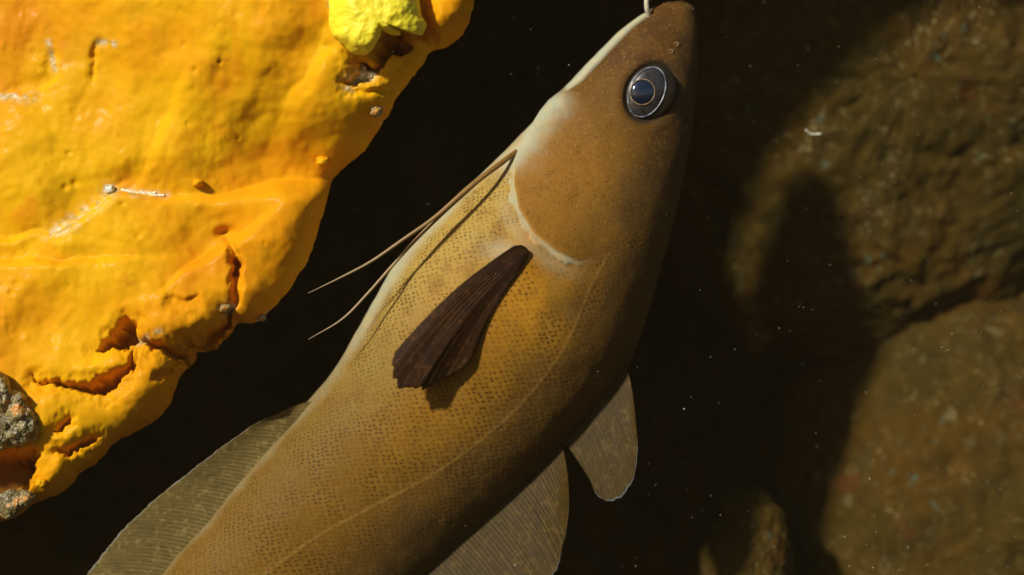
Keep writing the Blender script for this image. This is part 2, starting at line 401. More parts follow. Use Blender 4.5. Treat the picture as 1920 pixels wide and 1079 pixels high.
# ------------------------------------------------------------------ orange sponge over an overhanging rock
EDGE = [(1900, -540), (1640, -500), (1400, -430), (1205, -250), (1000, -95), (890, 0), (881, 40), (862, 72), (834, 90), (812, 96), (796, 116), (770, 150), (747, 180),
        (730, 212), (706, 250), (682, 285), (650, 311), (626, 335), (618, 350), (612, 385), (600, 420), (591, 450), (576, 490), (551, 530),
        (530, 560), (503, 586), (488, 601), (470, 607), (447, 605), (431, 626), (396, 650), (363, 658), (353, 680), (336, 712), (320, 755),
        (296, 785), (246, 815), (216, 830), (190, 860), (150, 890), (121, 920), (100, 932), (60, 946), (40, 964), (10, 976), (-60, 1010), (-200, 1110), (-420, 1270)]
AL = np.array([.69, -.72]); INW = np.array([-.72, -.69])
def build_sponge():
    e = np.array(EDGE, float); te = e @ AL; o = np.argsort(te); te, e = te[o], e[o]
    tt = np.concatenate([np.linspace(te[0], -760, 40)[:-1], np.linspace(-760, 660, 640)[:-1], np.linspace(660, te[-1], 90)])
    lin = np.stack([np.interp(tt, te, e[:, 0]), np.interp(tt, te, e[:, 1])], -1)
    cu = cubic(te, e, tt); E = .45 * lin + .55 * cu
    # small organic wobble of the rim
    wob = 3.0 * fbm(np.stack([tt / 26, tt * 0, tt * 0], -1), 3); E = E + INW * wob[:, None]
    vf = np.concatenate([np.linspace(0, 40, 24)[:-1], np.linspace(40, 900, 330)[:-1], np.linspace(900, 3400, 90)])
    nb = 46; a = np.linspace(1, 0, nb)[:-1]            # back side, from deep to the rim
    ES = E.copy()
    for _ in range(60): ES[1:-1] = (ES[:-2] + 2 * ES[1:-1] + ES[2:]) / 4
    px = np.empty((len(tt), len(vf) + nb - 1)); py = px.copy(); dd = px.copy()
    # front
    fx = E[:, None, 0] + INW[0] * vf[None]; fy = E[:, None, 1] + INW[1] * vf[None]
    V = np.broadcast_to(vf[None], fx.shape)
    d0 = (-.006 - .004 * sstep(-150, -520, tt) - .010 * sstep(150, 450, tt))[:, None]
    rim = -.012 * (1 - np.exp(-V / 26.0)) - (.004 + .013 * np.exp(-((tt - 270) / 150) ** 2))[:, None] * (1 - np.exp(-V / 120.))
    d = d0 + rim + .000022 * np.minimum(V, 1400)
    q = np.stack([fx, fy, np.zeros_like(fx)], -1)
    rise = sstep(0, 60, V)
    H = 3.6 * fbm(q / 210 + 5, 2, .5) * rise + .85 * fbm(q / 70 + 2, 3, .5) * (.35 + .65 * rise) + .09 * fbm(q / 17 + 9, 3, .55) * (.4 + 1.6 * sstep(-.2, .5, fbm(q / 90 + 4, 2)))
    HP = 0 * fx
    sx = 14 * fbm(q / 110 + 71, 2, .4); sy = 12 * fbm(q / 80 + 87, 2, .4)
    wx = 9 * fbm(q / 34 + 31, 4, .6); wy = 9 * fbm(q / 34 + 57, 4, .6)
    # -- creases, hollows and lobes, height in mm towards the camera
    def groove(line, depth, w_up, w_dn, taper=True):
        w_up, w_dn = float(w_up), float(w_dn)
        dist, side, al = seg_dist(fx + wx * .6, fy + wy * .6, line)
        wdt = w_dn + (w_up - w_dn) * sstep(-7, 7, side * dist)
        g = np.exp(-(dist / wdt) ** 2)
        g = g * sstep(0, .22 if taper else .12, al) * sstep(1, .78 if taper else .88, al)
        return -depth * g
    def pit(poly, depth, soft):
        sd = poly_sd(fx + wx, fy + wy, poly); return -1.6 * depth * sstep(-soft * .35, soft * 1.15, sd) - 2.2 * sstep(-soft * 2.4, soft * .6, sd)
    def slope(x0, y0, x1, y1, depth, up, dn, lenf=.62):
        cx, cy = (x0 + x1) / 2, (y0 + y1) / 2; ln = math.hypot(x1 - x0, y1 - y0); ux, uy = (x1 - x0) / ln, (y1 - y0) / ln
        nx, ny = uy, -ux
        if ny > 0: nx, ny = -nx, -ny                       # the normal that points up the picture
        a_ = (fx - cx) * ux + (fy - cy) * uy + sx; bb = (fx - cx) * nx + (fy - cy) * ny + sy
        wd = dn + (up - dn) * sstep(-dn * .5, dn * .5, bb)
        return -depth * np.exp(-(a_ / (ln * lenf)) ** 2) * np.exp(-(bb / wd) ** 2)
    def bump_(x, y, r, h): return h * np.exp(-(((fx - x) ** 2 + (fy - y) ** 2) / r ** 2))
    # dark hollow above the middle lobe: long slope away from the light, steep lobe wall below it
    H += slope(650, 320, 430, 350, 14.5, 125, 20)
    H += bump_(545, 405, 75, 3.2) + bump_(480, 560, 45, 1.5) + bump_(340, 560, 120, 2.0) + bump_(250, 440, 130, 2.6)
    # ledge with the bare strip
    H += slope(320, 368, 205, 360, 4.5, 60, 10) + slope(205, 360, 100, 436, 5.5, 85, 11) + slope(110, 438, -60, 430, 4.5, 80, 12)
    H += slope(200, 478, -80, 486, 4.5, 45, 10)
    # creases
    H += slope(470, 415, 345, 505, 6.5, 55, 9) + slope(430, 432, 408, 446, 4, 9, 8)
    H += groove([(416, 440), (436, 462), (446, 500), (443, 545), (436, 592)], 4.5, 7, 9)
    H += groove([(440, 482), (445, 505), (442, 522)], 7, 6, 6)
    H += groove([(215, 80), (180, 85), (176, 130), (172, 165)], 1.3, 5, 8)
    H += groove([(90, 70), (104, 110), (100, 150), (60, 165), (0, 170)], 1.8, 6, 22)
    H += slope(600, 60, 530, 200, 5, 60, 24) + slope(330, 150, 262, 320, 2.6, 50, 16) + slope(450, 85, 405, 160, 1.6, 22, 45)
    H += groove([(860, 100), (820, 95), (795, 60), (790, 10), (800, -60)], 9, 13, 16, False)
    H += bump_(850, 25, 36, 3.5) + bump_(765, 130, 26, 3)
    H += groove([(745, 168), (700, 175), (650, 170)], 2.2, 7, 9)
    # hollows
    HP += pit([(700, 118), (706, 92), (722, 70), (745, 66), (760, 82), (776, 88), (760, 98), (728, 104), (716, 130), (680, 132), (664, 112)], 14, 16)
    HP += pit([(674, 116), (690, 130), (684, 146), (650, 163), (645, 158), (660, 135)], 6, 10)
    HP += pit([(232, 596), (250, 608), (252, 628), (258, 642), (238, 652), (205, 655), (180, 662), (205, 630)], 13, 12)
    HP += pit([(262, 640), (300, 640), (335, 652), (362, 660), (352, 690), (330, 676), (300, 660)], 10, 12)
    HP += pit([(428, 576), (440, 592), (430, 622), (398, 648), (365, 656), (326, 648), (368, 634), (402, 610)], 12, 14)
    HP += pit([(248, 660), (248, 684), (228, 718), (190, 744), (150, 728), (88, 718), (60, 712), (120, 712), (170, 718), (205, 696), (240, 682)], 11, 11)
    HP += pit([(186, 814), (160, 838), (128, 850), (104, 848), (140, 832), (165, 818)], 8, 9)
    HP += pit([(132, 782), (122, 800), (96, 808), (104, 796)], 6, 9)
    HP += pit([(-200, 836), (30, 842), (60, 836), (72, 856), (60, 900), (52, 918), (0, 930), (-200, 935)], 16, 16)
    H += groove([(330, 696), (300, 706), (280, 704)], 3, 6, 8)
    H += groove([(300, 560), (345, 570), (380, 556)], 2.0, 10, 22)
    H += HP
    # raised lips beside the hollows
    H += bump_(240, 672, 26, 2.6) + bump_(330, 605, 46, 3.0) + bump_(205, 690, 28, 2.0) + bump_(240, 760, 44, 3.0) + bump_(300, 690, 26, 2.2) + bump_(70, 770, 40, 2)
    H += bump_(120, 690, 50, 2.2) + bump_(110, 880, 30, 2)
    for _ in range(60):    # little knobs and pores of the skin
        x, y = rng.uniform(-50, 820), rng.uniform(0, 860); r = rng.uniform(4, 9)
        H += bump_(x, y, r, rng.choice([.35, .25, -.7, -1.0]) * r / 7)
    d = d - H * MM
    bare = np.zeros_like(fx)
    for line, wd in (([(205, 358), (165, 395), (120, 428), (96, 440)], 13), ([(205, 356), (250, 362), (310, 366)], 7), ([(185, 80), (215, 82)], 6), ([(650, 160), (672, 125), (690, 140)], 13),
                     ([(0, 180), (60, 182)], 10), ([(90, 75), (104, 135)], 5), ([(418, 582), (432, 572)], 9), ([(255, 640), (300, 622)], 6), ([(486, 600), (494, 588)], 6), ([(620, 8), (628, 20)], 8)):
        ds, _, _ = seg_dist(fx, fy, line); bare = np.maximum(bare, np.exp(-(ds / wd) ** 2))
    hollow_brown = np.zeros_like(fx)
    ds = poly_sd(fx, fy, [(-200, 838), (30, 846), (58, 842), (68, 858), (56, 900), (48, 918), (0, 930), (-200, 935)]); hollow_brown = np.maximum(hollow_brown, .85 * sstep(-6, 10, ds))  # darker brown inside the hollow at the sponge's lower end
    k = nb - 1
    px[:, k:] = fx - INW[0] * -HP * 1.1; py[:, k:] = fy - INW[1] * -HP * 1.1; dd[:, k:] = d
    # back: undercut sloping in towards the wall
    sh = 420 * a ** .85; dep = .24 * a
    mixe = np.clip(a * 3, 0, 1)[None, :, None]
    Eb = E[:, None] * (1 - mixe) + ES[:, None] * mixe
    bx = Eb[..., 0] + INW[0] * sh[None]; by = Eb[..., 1] + INW[1] * sh[None]
    qb = np.stack([bx / 90, by / 90, np.broadcast_to(dep[None] * 60, bx.shape)], -1)
    bd = d[:, :1] + dep[None] + .010 * fbm(qb, 4) * np.clip(a * 2, 0, 1)[None]
    px[:, :k] = bx; py[:, :k] = by; dd[:, :k] = bd
    full = lambda f: np.concatenate([np.zeros((len(tt), k)), f], 1)
    me = grid_mesh("orange_sponge", W(px, py, dd), attrs={"bare": full(bare), "hollow_brown": full(hollow_brown)})
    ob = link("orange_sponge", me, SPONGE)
    tag(ob, "bright orange encrusting sponge with creases and hollows covering an overhanging rock", "sponge")
    return fx, fy, d
SFX, SFY, SFD = build_sponge()
def sponge_depth(x, y):
    k = np.argmin((SFX - x) ** 2 + (SFY - y) ** 2); return float(SFD.reshape(-1)[k])

def lump(name, outline, d, h, mat, seed=0, noise=.15, wl=20, back=.6, powr=2.4, nr=46, na=150, lobes=0, parent=None):
    """closed rounded lump: star-shaped outline (pixels) about its centre, dome height h mm towards the camera"""
    o = np.array(outline, float); c = o.mean(0)
    an = np.arctan2(o[:, 1] - c[1], o[:, 0] - c[0]); rr = np.hypot(*(o - c).T); s = np.argsort(an); an, rr = an[s], rr[s]
    th = np.linspace(-np.pi, np.pi, na, endpoint=False)
    R = np.interp(th, np.concatenate([an - 2 * np.pi, an, an + 2 * np.pi]), np.tile(rr, 3))
    R = (np.roll(R, 1) + 2 * R + np.roll(R, -1)) / 4
    f = np.concatenate([np.sin(np.linspace(.004, np.pi / 2, nr)), np.sin(np.linspace(np.pi / 2, np.pi - .004, nr // 2))[1:]])
    sg = np.concatenate([np.ones(nr), -np.ones(nr // 2 - 1) * back])
    x = c[0] + f[None] * R[:, None] * np.cos(th)[:, None]; y = c[1] + f[None] * R[:, None] * np.sin(th)[:, None]
    z = sg[None] * np.sqrt(np.clip(1 - f ** powr, 0, 1))[None] * h + 0 * x
    q = np.stack([x / wl + seed * 7.1, y / wl, np.sign(sg)[None] * z / h * .6 + 0 * x], -1)
    n = fbm(q, 4, .55) * noise
    if lobes: n = n + lobes * (.55 - np.minimum(worley(q * .9, seed), .9))
    z = z + h * n * (.3 + .7 * np.abs(z) / h); gx = 1 + .35 * n
    x = c[0] + (x - c[0]) * gx; y = c[1] + (y - c[1]) * gx
    P = W(x, y, d - z * MM)
    C0 = P.reshape(-1, 3).mean(0)
    me = grid_mesh(name, P - C0, close_u=True, flip=True)
    ob = link(name, me, mat, parent); ob.location = C0
    return ob

ob = lump("yellow_sponge", [(616, 20), (618, 45), (624, 68), (644, 84), (662, 100), (684, 105), (700, 92), (708, 76), (716, 56), (732, 48), (746, 58), (754, 66), (770, 71), (788, 68), (797, 46),
                           (790, 24), (782, -20), (764, -60), (700, -84), (645, -66), (622, -24)], sponge_depth(700, 40) - .003, 11, YEL, 3, .12, 60, lobes=.07, powr=2.6, nr=70, na=260)
tag(ob, "lemon yellow lumpy sponge growing on top of the orange sponge", "sponge")
ob = lump("pebbly_crust", [(-120, 700), (-20, 690), (8, 700), (22, 728), (44, 740), (58, 760), (76, 800), (72, 820), (52, 834), (20, 838), (-30, 842), (-120, 850)], sponge_depth(20, 780) + .001, 8, CRUST, 5, .16, 26, lobes=.42, powr=3.2, nr=110, na=360)
tag(ob, "grey pebbly encrusted patch of bare rock under the orange sponge", "crust")
ob = lump("pebbly_crust", [(2, 925), (30, 918), (56, 922), (70, 930), (60, 942), (40, 952), (30, 966), (8, 974), (-8, 955)], sponge_depth(30, 940) - .003, 4, CRUST, 6, .2, 18, lobes=.4, nr=60, na=180)
tag(ob, "small glistening crust at the bottom tip of the orange sponge", "crust")
for (x, y, r, h, m, lab, cat) in [
        (371, 344, 10, 3.2, SPONGE, "small glossy orange knob in the middle of the orange sponge", "nodule"),
        (704, 209, 13, 3.6, CRUST, "round yellowish nodule near the sponge's rim below the yellow sponge", "nodule"),
        (604, 302, 11, 2.6, SPONGE, "small orange knob beside the dark hollow near the sponge's rim", "nodule"),
        (77, 906, 11, 2.6, SPONGE, "bright orange bead at the sponge's lower end", "nodule"),
        (422, 578, 12, 3.0, CRUST, "grey barnacle-like nodule at the top of the dark recess", "nodule"),
        (490, 596, 9, 2.4, CRUST, "tiny pale nodule on the sponge's lowest middle point", "nodule")]:
    ot = [(x + r * (1 + .2 * math.sin(3 * k)) * math.cos(k * .524), y + r * .85 * math.sin(k * .524)) for k in range(12)]
    tag(lump("nodule", ot, sponge_depth(x, y) - .0005, h, m, int(x), .2, 12, nr=24, na=48), lab, cat)
def bare_stone(outline, h, seed, lab):
    cx, cy = np.mean(outline, 0)
    o = lump("stone", outline, sponge_depth(cx, cy) - .001, h, CRUST if seed == 2 else PALE, seed, .35, 9, lobes=.4, nr=40, na=110); tag(o, lab, "stone")
PALE = NT("pale_stone"); _c = PALE.mix(PALE.ramp(PALE.noise(380, 4), .38, .62), (.28, .27, .16), (.78, .76, .62)); PALE.base(_c, .35, .5); PALE.bump(PALE.noise(900, 3), .5, .0008); PALE = PALE.m
bare_stone([(672, 119), (690, 132), (704, 138), (716, 146), (690, 150), (668, 156), (652, 165), (644, 158), (658, 138)], 2.4, 9, "pale grey chip of bare stone in the hollow under the yellow sponge")
for pts, r, lab in [([(228, 356), (250, 361), (275, 364), (292, 362)], 3.2, "thicker of the two pale worm tubes lying on the sponge ledge"),
                    ([(262, 360), (285, 366), (308, 367)], 2.6, "thin pale worm tube at the end of the sponge ledge")]:
    p3 = resample(np.array([W(x, y, sponge_depth(x, y) - .0002) for x, y in pts]), 24); me = tube_mesh("worm_tube", p3, np.linspace(r * .8, r, 24) * PX * (1 + .15 * np.sin(np.arange(24) * 1.7)))
    tag(link("worm_tube", me, WHITE), lab, "worm tube")
tag(lump("stone", [(194, 350), (204, 346), (214, 350), (214, 360), (204, 364), (196, 360)], sponge_depth(204, 355) - .001, 1.8, PALE, 21, .2, 9, nr=20, na=40), "pale square chip at the bend of the sponge ledge", "stone")

# ------------------------------------------------------------------ the fish
ST = np.array([  # belly x,y | back x,y
    (1279, 2, 1279, 2), (1260, 4, 1294, 8), (1237, 10, 1305, 33), (1205, 26, 1309, 92), (1160, 62, 1306, 150), (1110, 112, 1300, 212), (1060, 164, 1290, 280), (1016, 213, 1278, 342),
    (960, 270, 1262, 412), (905, 323, 1245, 488), (850, 374, 1222, 562), (800, 428, 1198, 640), (745, 490, 1165, 712), (705, 555, 1118, 775), (668, 620, 1065, 835),
    (632, 684, 1010, 893), (591, 736, 955, 948), (546, 788, 900, 1000), (489, 850, 845, 1050), (430, 918, 790, 1100), (368, 990, 735, 1152), (312, 1050, 690, 1202),
    (268, 1120, 640, 1265), (232, 1200, 585, 1335), (205, 1300, 510, 1405), (190, 1400, 430, 1470), (180, 1500, 360, 1535), (176, 1580, 290, 1602), (190, 1660, 245, 1668)], float)
NS, NTH = 640, 400
mid = (ST[:, :2] + ST[:, 2:]) / 2
sarc = np.concatenate([[0], np.cumsum(np.linalg.norm(np.diff(mid, axis=0), axis=1))])
ts = np.concatenate([sarc[2] * np.linspace(0, 1, 50)[:-1] ** 1.8, np.linspace(sarc[2], 1250, 470)[:-1], np.linspace(1250, sarc[-1], NS - 518)])
NS = len(ts)
S = cubic(sarc, ST, ts)
Cc = (S[:, :2] + S[:, 2:]) / 2; Av = (S[:, 2:] - S[:, :2]) / 2; Al = np.linalg.norm(Av, axis=1)
ratio = np.interp(ts, [0, 60, 250, 500, 900, 1400, 1900], [.85, .78, .76, .76, .72, .60, .45])
Bh = Al * ratio * PX
dc = np.interp(ts, [0, 300, 900, 1400, 2000], [.002, .0, .0, .004, .02])       # the tail drifts slightly away
th = np.concatenate([np.linspace(0, np.pi, 290)[:-1], np.linspace(np.pi, 2 * np.pi, 111)[:-1]])
cth, sth = np.cos(th), np.sin(th)
spw = lambda v, e: np.sign(v) * np.abs(v) ** e
FX = Cc[:, None, 0] + Av[:, None, 0] * spw(cth, .96)[None]
FY = Cc[:, None, 1] + Av[:, None, 1] * spw(cth, .96)[None]
FDp = dc[:, None] - Bh[:, None] * spw(sth, .92)[None]
FP = W(FX, FY, FDp)
FN = normals(FP, True)
if (FN[200, 145] @ np.array([0, -1, 0])) < 0: FN = -FN; FLIP = True
else: FLIP = False
front = np.broadcast_to(sstep(-.25, .1, sth)[None], FX.shape)
OP = [(1030, 196), (1008, 226), (985, 262), (968, 300), (964, 345), (973, 395), (1000, 440), (1040, 472), (1085, 491), (1125, 480), (1165, 440), (1200, 400)]
od, osd, oal = seg_dist(FX, FY, OP)
sd_head = -od * osd           # + on the head side
chk = sd_head[np.argmin((FX[:, 145] - 1100) ** 2 + (FY[:, 145] - 300) ** 2), 145]
if chk < 0: sd_head = -sd_head
fade = (1 - sstep(1035, 1120, FX + .25 * np.clip(300 - FY, 0, 200)))
hdisp = 0.0 * FX
hdisp += front * fade * 1.9 * sstep(-2, 3, sd_head) * np.exp(-np.clip(sd_head, 0, None) / 75)
edgew = 10 + 7 * fbm(np.stack([FX / 28, FY / 28, FX * 0 + 8], -1), 3)
hdisp += front * fade * .8 * sstep(-edgew - 3, -edgew + 2, sd_head) * (1 - sstep(-3, 0, sd_head)) * sstep(.2, .36, oal)
hdisp += front * fade * .2 * np.exp(-((sd_head + 24) / 9) ** 2) * sstep(.25, .4, oal)
JAW = [(1221, 21), (1188, 46), (1148, 85), (1110, 126), (1082, 156), (1060, 180)]
jd, jsd, jal = seg_dist(FX, FY, JAW)
hdisp += front * -1.7 * np.exp(-(jd / 4.0) ** 2) * sstep(1.0, .8, jal)
hdisp += front * .55 * np.exp(-((jd - 14) / 11) ** 2) * np.sin(np.pi * np.clip(jal, 0, 1))
EX, EY = 1219, 173
et = math.radians(28)
exr = (FX - EX) * math.cos(et) + (FY - EY) * math.sin(et); eyr = -(FX - EX) * math.sin(et) + (FY - EY) * math.cos(et)
er = np.hypot(exr / 44, eyr / 56)
hdisp += front * (-1.7 * sstep(1.16, .9, er) + .35 * np.exp(-((er - 1.34) / .22) ** 2))
# pectoral base swelling, belly keel, long muscle undulations
hdisp += front * 1.3 * np.exp(-(((FX - 985) / 42) ** 2 + ((FY - 480) / 30) ** 2))
q = FP * 1000
hdisp += .45 * fbm(q / 26 + 4, 3) * sstep(30, 200, ts)[:, None] + .08 * fbm(q / 5 + 1, 2)
LAT = [(1148, 468), (1118, 520), (1092, 580), (1062, 648), (1028, 700), (985, 752), (900, 828), (800, 898), (700, 950), (600, 1004), (520, 1060), (440, 1130), (360, 1260), (300, 1400)]
ld, lsd, lal = seg_dist(FX, FY, resample(LAT, 80))
lt = np.exp(-(ld / 2.6) ** 2) * front * sstep(0, .02, lal)
brk = .5 + .5 * sstep(-.25, .35, fbm(np.stack([FX / 20, FY / 20, FX * 0], -1), 2))
hdisp += .12 * lt
FP = FP + FN * (hdisp * MM)[..., None]
# pigment masks, some with shade or light falloff painted in
hw = 1 - sstep(1030, 1120, FX) * sstep(380, 460, FY)
head = sstep(-4 - 30 * (1 - hw), 10 + 50 * (1 - hw), sd_head) * front
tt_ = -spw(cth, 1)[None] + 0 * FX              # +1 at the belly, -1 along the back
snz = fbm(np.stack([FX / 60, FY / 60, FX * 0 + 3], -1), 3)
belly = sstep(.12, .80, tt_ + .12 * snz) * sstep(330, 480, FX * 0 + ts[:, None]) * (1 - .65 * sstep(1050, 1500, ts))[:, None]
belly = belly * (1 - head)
back_m = sstep(.15, -.72, tt_ + .14 * snz) * .85  # natural dark back, strengthened to paint in the shade on that side
rimg = sstep(.88, .985, tt_ + .03 * snz) * (sstep(380, 460, ts) * (1 - .75 * sstep(700, 1000, ts)))[:, None] * .8
tail_falloff = sstep(520, 1150, ts)[:, None] * .85 + 0 * FX  # light falloff towards the tail, painted into the skin colour
jl = -np.sign(jsd[np.unravel_index(np.argmin((FX - 1185) ** 2 + (FY - 130) ** 2 + 1e6 * (sth[None] < 0)), FX.shape)])   # the eye is on the other side
lowjaw = sstep(0, 5, jd * jsd * jl) * sstep(.999, .93, jal) * sstep(0.001, .06, jal) * front
thr_d, _, thr_al = seg_dist(FX, FY, [(1075, 160), (1030, 205), (1000, 245), (975, 285), (950, 300)])
throat = np.exp(-((thr_d + 6 * fbm(np.stack([FX / 24, FY / 24, FX * 0 + 5], -1), 3)) / 27) ** 2) * sstep(.0, .25, thr_al)
memb = .85 * sstep(-edgew - 4, -edgew + 3, sd_head) * sstep(3, 0, sd_head) * fade * sstep(.12, .25, oal) * (.75 + .35 * snz) * front
memb2 = np.exp(-((sd_head + 22) / 16) ** 2) * fade * sstep(.3, .45, oal) * .25 * front
axil = .45 * np.exp(-(((FX - 940) / 34) ** 2 + ((FY - 470) / 20) ** 2)) * front
pale = np.clip(np.maximum.reduce([rimg, lowjaw * .95, throat * .9, memb, memb2, axil]), 0, 1)
pale = np.where(sth[None] < -.05, np.maximum(pale * .0, sstep(.8, 1, tt_)), pale)
dark = np.clip(1.0 * sstep(1.16, 1.0, er) * front + .3 * np.exp(-((er - 1.12) / .12) ** 2) * front + 1.0 * np.exp(-(jd / 3.0) ** 2) * sstep(1, .75, jal) * front, 0, 1)
snout = sstep(430, 120, ts)[:, None] * (1 - lowjaw) + 0 * FX
GU = ts / 9.6; GV = th / np.pi * 56
fuv = np.stack(np.broadcast_arrays(GU[:, None], GV[None]), -1).copy()
ROOT = wp(700, 900, 0)
fish = empty("fish", ROOT); tag(fish, "brown speckled fish with a long forked belly feeler swimming nose up beside the sponge", "fish")
R0 = np.array(ROOT)
me = grid_mesh("body", FP - R0, close_v=True, uv=fuv, flip=FLIP, attrs=dict(head=head, belly=np.clip(belly, 0, 1), back=np.clip(back_m, 0, 1), tail_falloff=tail_falloff, pale=pale, dark=dark, line=lt * brk * .24, snout=snout))
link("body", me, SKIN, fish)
_fr = FP.copy(); _fr[:, sth < .02] = 99
_fx, _fy = FX.copy(), FY.copy(); _fx[:, sth < .02] = 1e6
def skin_at(x, y):
    k = np.unravel_index(np.argmin((_fx - x) ** 2 + (_fy - y) ** 2), FX.shape); return FP[k], FN[k], float(FP[k][1])
def fpart(name, me, mat, parent=fish): return link(name, me, mat, parent)

# --- eye
def eye_part(name, cx, cy, rx, ry, ang, d, h, mat, parent, sink=.5, n=40, hole=None):
    a = np.linspace(0, 2 * np.pi, 72, endpoint=False); f = np.sin(np.linspace(.004, np.pi / 2, n))
    f = np.concatenate([f, [1.0]])
    z = np.concatenate([np.sqrt(np.clip(1 - f[:-1] ** 2, 0, 1)) * h, [-sink * h - .5]])
    ca, sa = math.cos(ang), math.sin(ang)
    ux = np.cos(a)[:, None] * f[None] * rx; uy = np.sin(a)[:, None] * f[None] * ry
    P = W(cx + ux * ca - uy * sa, cy + ux * sa + uy * ca, d - z[None] * MM + 0 * ux)
    return link(name, grid_mesh(name, P - R0, close_u=True, flip=True), mat, parent)
def ring(name, cx, cy, rx, ry, ang, dfun, r, mat, parent):
    a = np.linspace(0, 2 * np.pi, 96, endpoint=False); ca, sa = math.cos(ang), math.sin(ang)
    ux, uy = np.cos(a) * rx, np.sin(a) * ry
    c = W(cx + ux * ca - uy * sa, cy + ux * sa + uy * ca, dfun + 0 * a)
    cen = c.mean(0); rad = c - cen; rad /= np.linalg.norm(rad, axis=1)[:, None]; nrm = np.array([0, -1., 0])
    b = np.linspace(0, 2 * np.pi, 10, endpoint=False)
    P = c[:, None] + r * PX * (np.cos(b)[None, :, None] * rad[:, None] + np.sin(b)[None, :, None] * nrm)
    return link(name, grid_mesh(name, P - R0, close_u=True, close_v=True), mat, parent)
_, _, ed = skin_at(1215, 120)
_, _, ed2 = skin_at(1165, 200)
edp = min(ed, ed2)
BALL = mat_plain("eyeball_sheath", (.016, .011, .005), .4, .3, .2)
k = NT("iris"); cc = k.mix(k.ramp(k.noise(500, 4), .35, .65), (.014, .013, .013), (.034, .031, .032)); k.base(cc, .3, .5); k.b.inputs["Coat Weight"].default_value = .5; IRIS = k.m
k = NT("silver_rim"); k.base(k.mix(k.ramp(k.noise(420, 3), .35, .65), (.06, .065, .08), (.28, .30, .35)), .3, .6); RIM = k.m
k = NT("gold_rim"); k.base(k.mix(k.ramp(k.noise(600, 3), .35, .65), (.20, .10, .04), (.34, .24, .13)), .3, .6); GOLD = k.m
k = NT("pupil"); k.base(k.mix(k.ramp(k.noise(200, 3), .4, .7), (.006, .010, .024), (.010, .022, .05)), .12, .5); k.b.inputs["Coat Weight"].default_value = 1; k.b.inputs["Coat Roughness"].default_value = .03; PUP = k.m
eye = eye_part("eye", 1220, 174, 45, 56, math.radians(28), edp + .0032, 2.0, BALL, fish)
eye_part("iris", 1213, 173, 32, 49, math.radians(24), edp + .0017, 1.7, IRIS, eye)
ring("iris_rim", 1213, 173, 32, 49, math.radians(24), edp + .0013, 1.5, RIM, eye)
eye_part("pupil", 1204.5, 173, 22.5, 23.5, math.radians(20), edp + .0002, 1.4, PUP, eye)
ring("pupil_rim", 1204.5, 173, 23, 24, math.radians(20), edp + .0, 1.1, GOLD, eye)

# --- fins
def fin(name, basel, tipl, depth_base, depth_tip, mat, rays, n=220, m=44, amp=.25, thick=.45, scallop=.0, curve=0.0, parent=fish, ragged=.02, seed=0):
    """a two-sided ribbed membrane between a base line and a margin line (pixels)"""
    b = resample(basel, n); t = resample(tipl, n); u = np.linspace(0, 1, n); v = np.linspace(0, 1, m)
    uw = u + .35 / rays * fbm(np.stack([u * rays * .35 + seed, u * 0, u * 0 + 2], -1), 3)
    ray = np.sin(2 * np.pi * rays * uw)
    rg = 1 + ragged * .35 * (np.abs(np.sin(np.pi * rays * .5 * uw)) - .5) + ragged * 1.3 * fbm(np.stack([u * rays * .16 + seed, u * 0, u * 0], -1), 4)
    rg = rg - ragged * 1.6 * np.clip(perlin(np.stack([u * rays * .22 + seed * 2.3, u * 0, u * 0 + 6], -1)) - .35, 0, 1)
    d3 = (t - b) * rg[:, None]
    perp = np.stack([-d3[:, 1], d3[:, 0]], -1)
    xy = b[:, None] + d3[:, None] * v[None, :, None] + perp[:, None] * (curve * np.sin(np.pi * v) ** 1)[None, :, None]
    db = np.interp(u, np.linspace(0, 1, len(np.atleast_1d(depth_base))), np.atleast_1d(depth_base)); dt = np.interp(u, np.linspace(0, 1, len(np.atleast_1d(depth_tip))), np.atleast_1d(depth_tip))
    dep = db[:, None] * (1 - v[None]) + dt[:, None] * v[None]
    dep = dep + amp * MM * ray[:, None] * sstep(0, .15, v)[None] + .6 * MM * np.sin(v * 4 + u[:, None] * 5) * v[None]
    tk = thick * MM * (.5 - .42 * v)[None] * (1 + .35 * ray[:, None])
    A = W(xy[..., 0], xy[..., 1], dep - tk); B = W(xy[..., 0], xy[..., 1], dep + tk)
    # wrap front and back into one closed sheet
    P = np.concatenate([A, B[:, ::-1]], 1)
    uv = np.stack(np.broadcast_arrays(u[:, None], np.concatenate([v, v[::-1]])[None]), -1)
    me = grid_mesh(name, P - R0, close_v=True, uv=uv)
    return link(name, me, mat, parent)
DORS = mat_fin("dorsal_fin_membrane", (.058, .034, .005), (.115, .070, .013), 30, .35, (.34, .38, .40), .03)
DORS2 = mat_fin("long_dorsal_membrane", (.058, .034, .005), (.115, .070, .013), 130, .35, (.34, .38, .40), .025)
ANAL = mat_fin("anal_fin_membrane", (.19, .135, .040), (.34, .255, .09), 110, .35, (.30, .36, .40), .03)
PECT = mat_fin("pectoral_membrane", (.040, .014, .003), (.12, .046, .011), 24, .45, (.09, .03, .012), .02)
fin("first_dorsal_fin", [(1170, 668), (1140, 712), (1100, 767), (1062, 812), (1050, 820)], [(1193, 800), (1195, 852), (1189, 895), (1166, 931), (1142, 941), (1122, 931), (1104, 900)], [-.009, -.010, -.009], [-.020, -.022, -.022, -.018], DORS, 30, n=300, curve=-.03, ragged=.02, amp=.05)
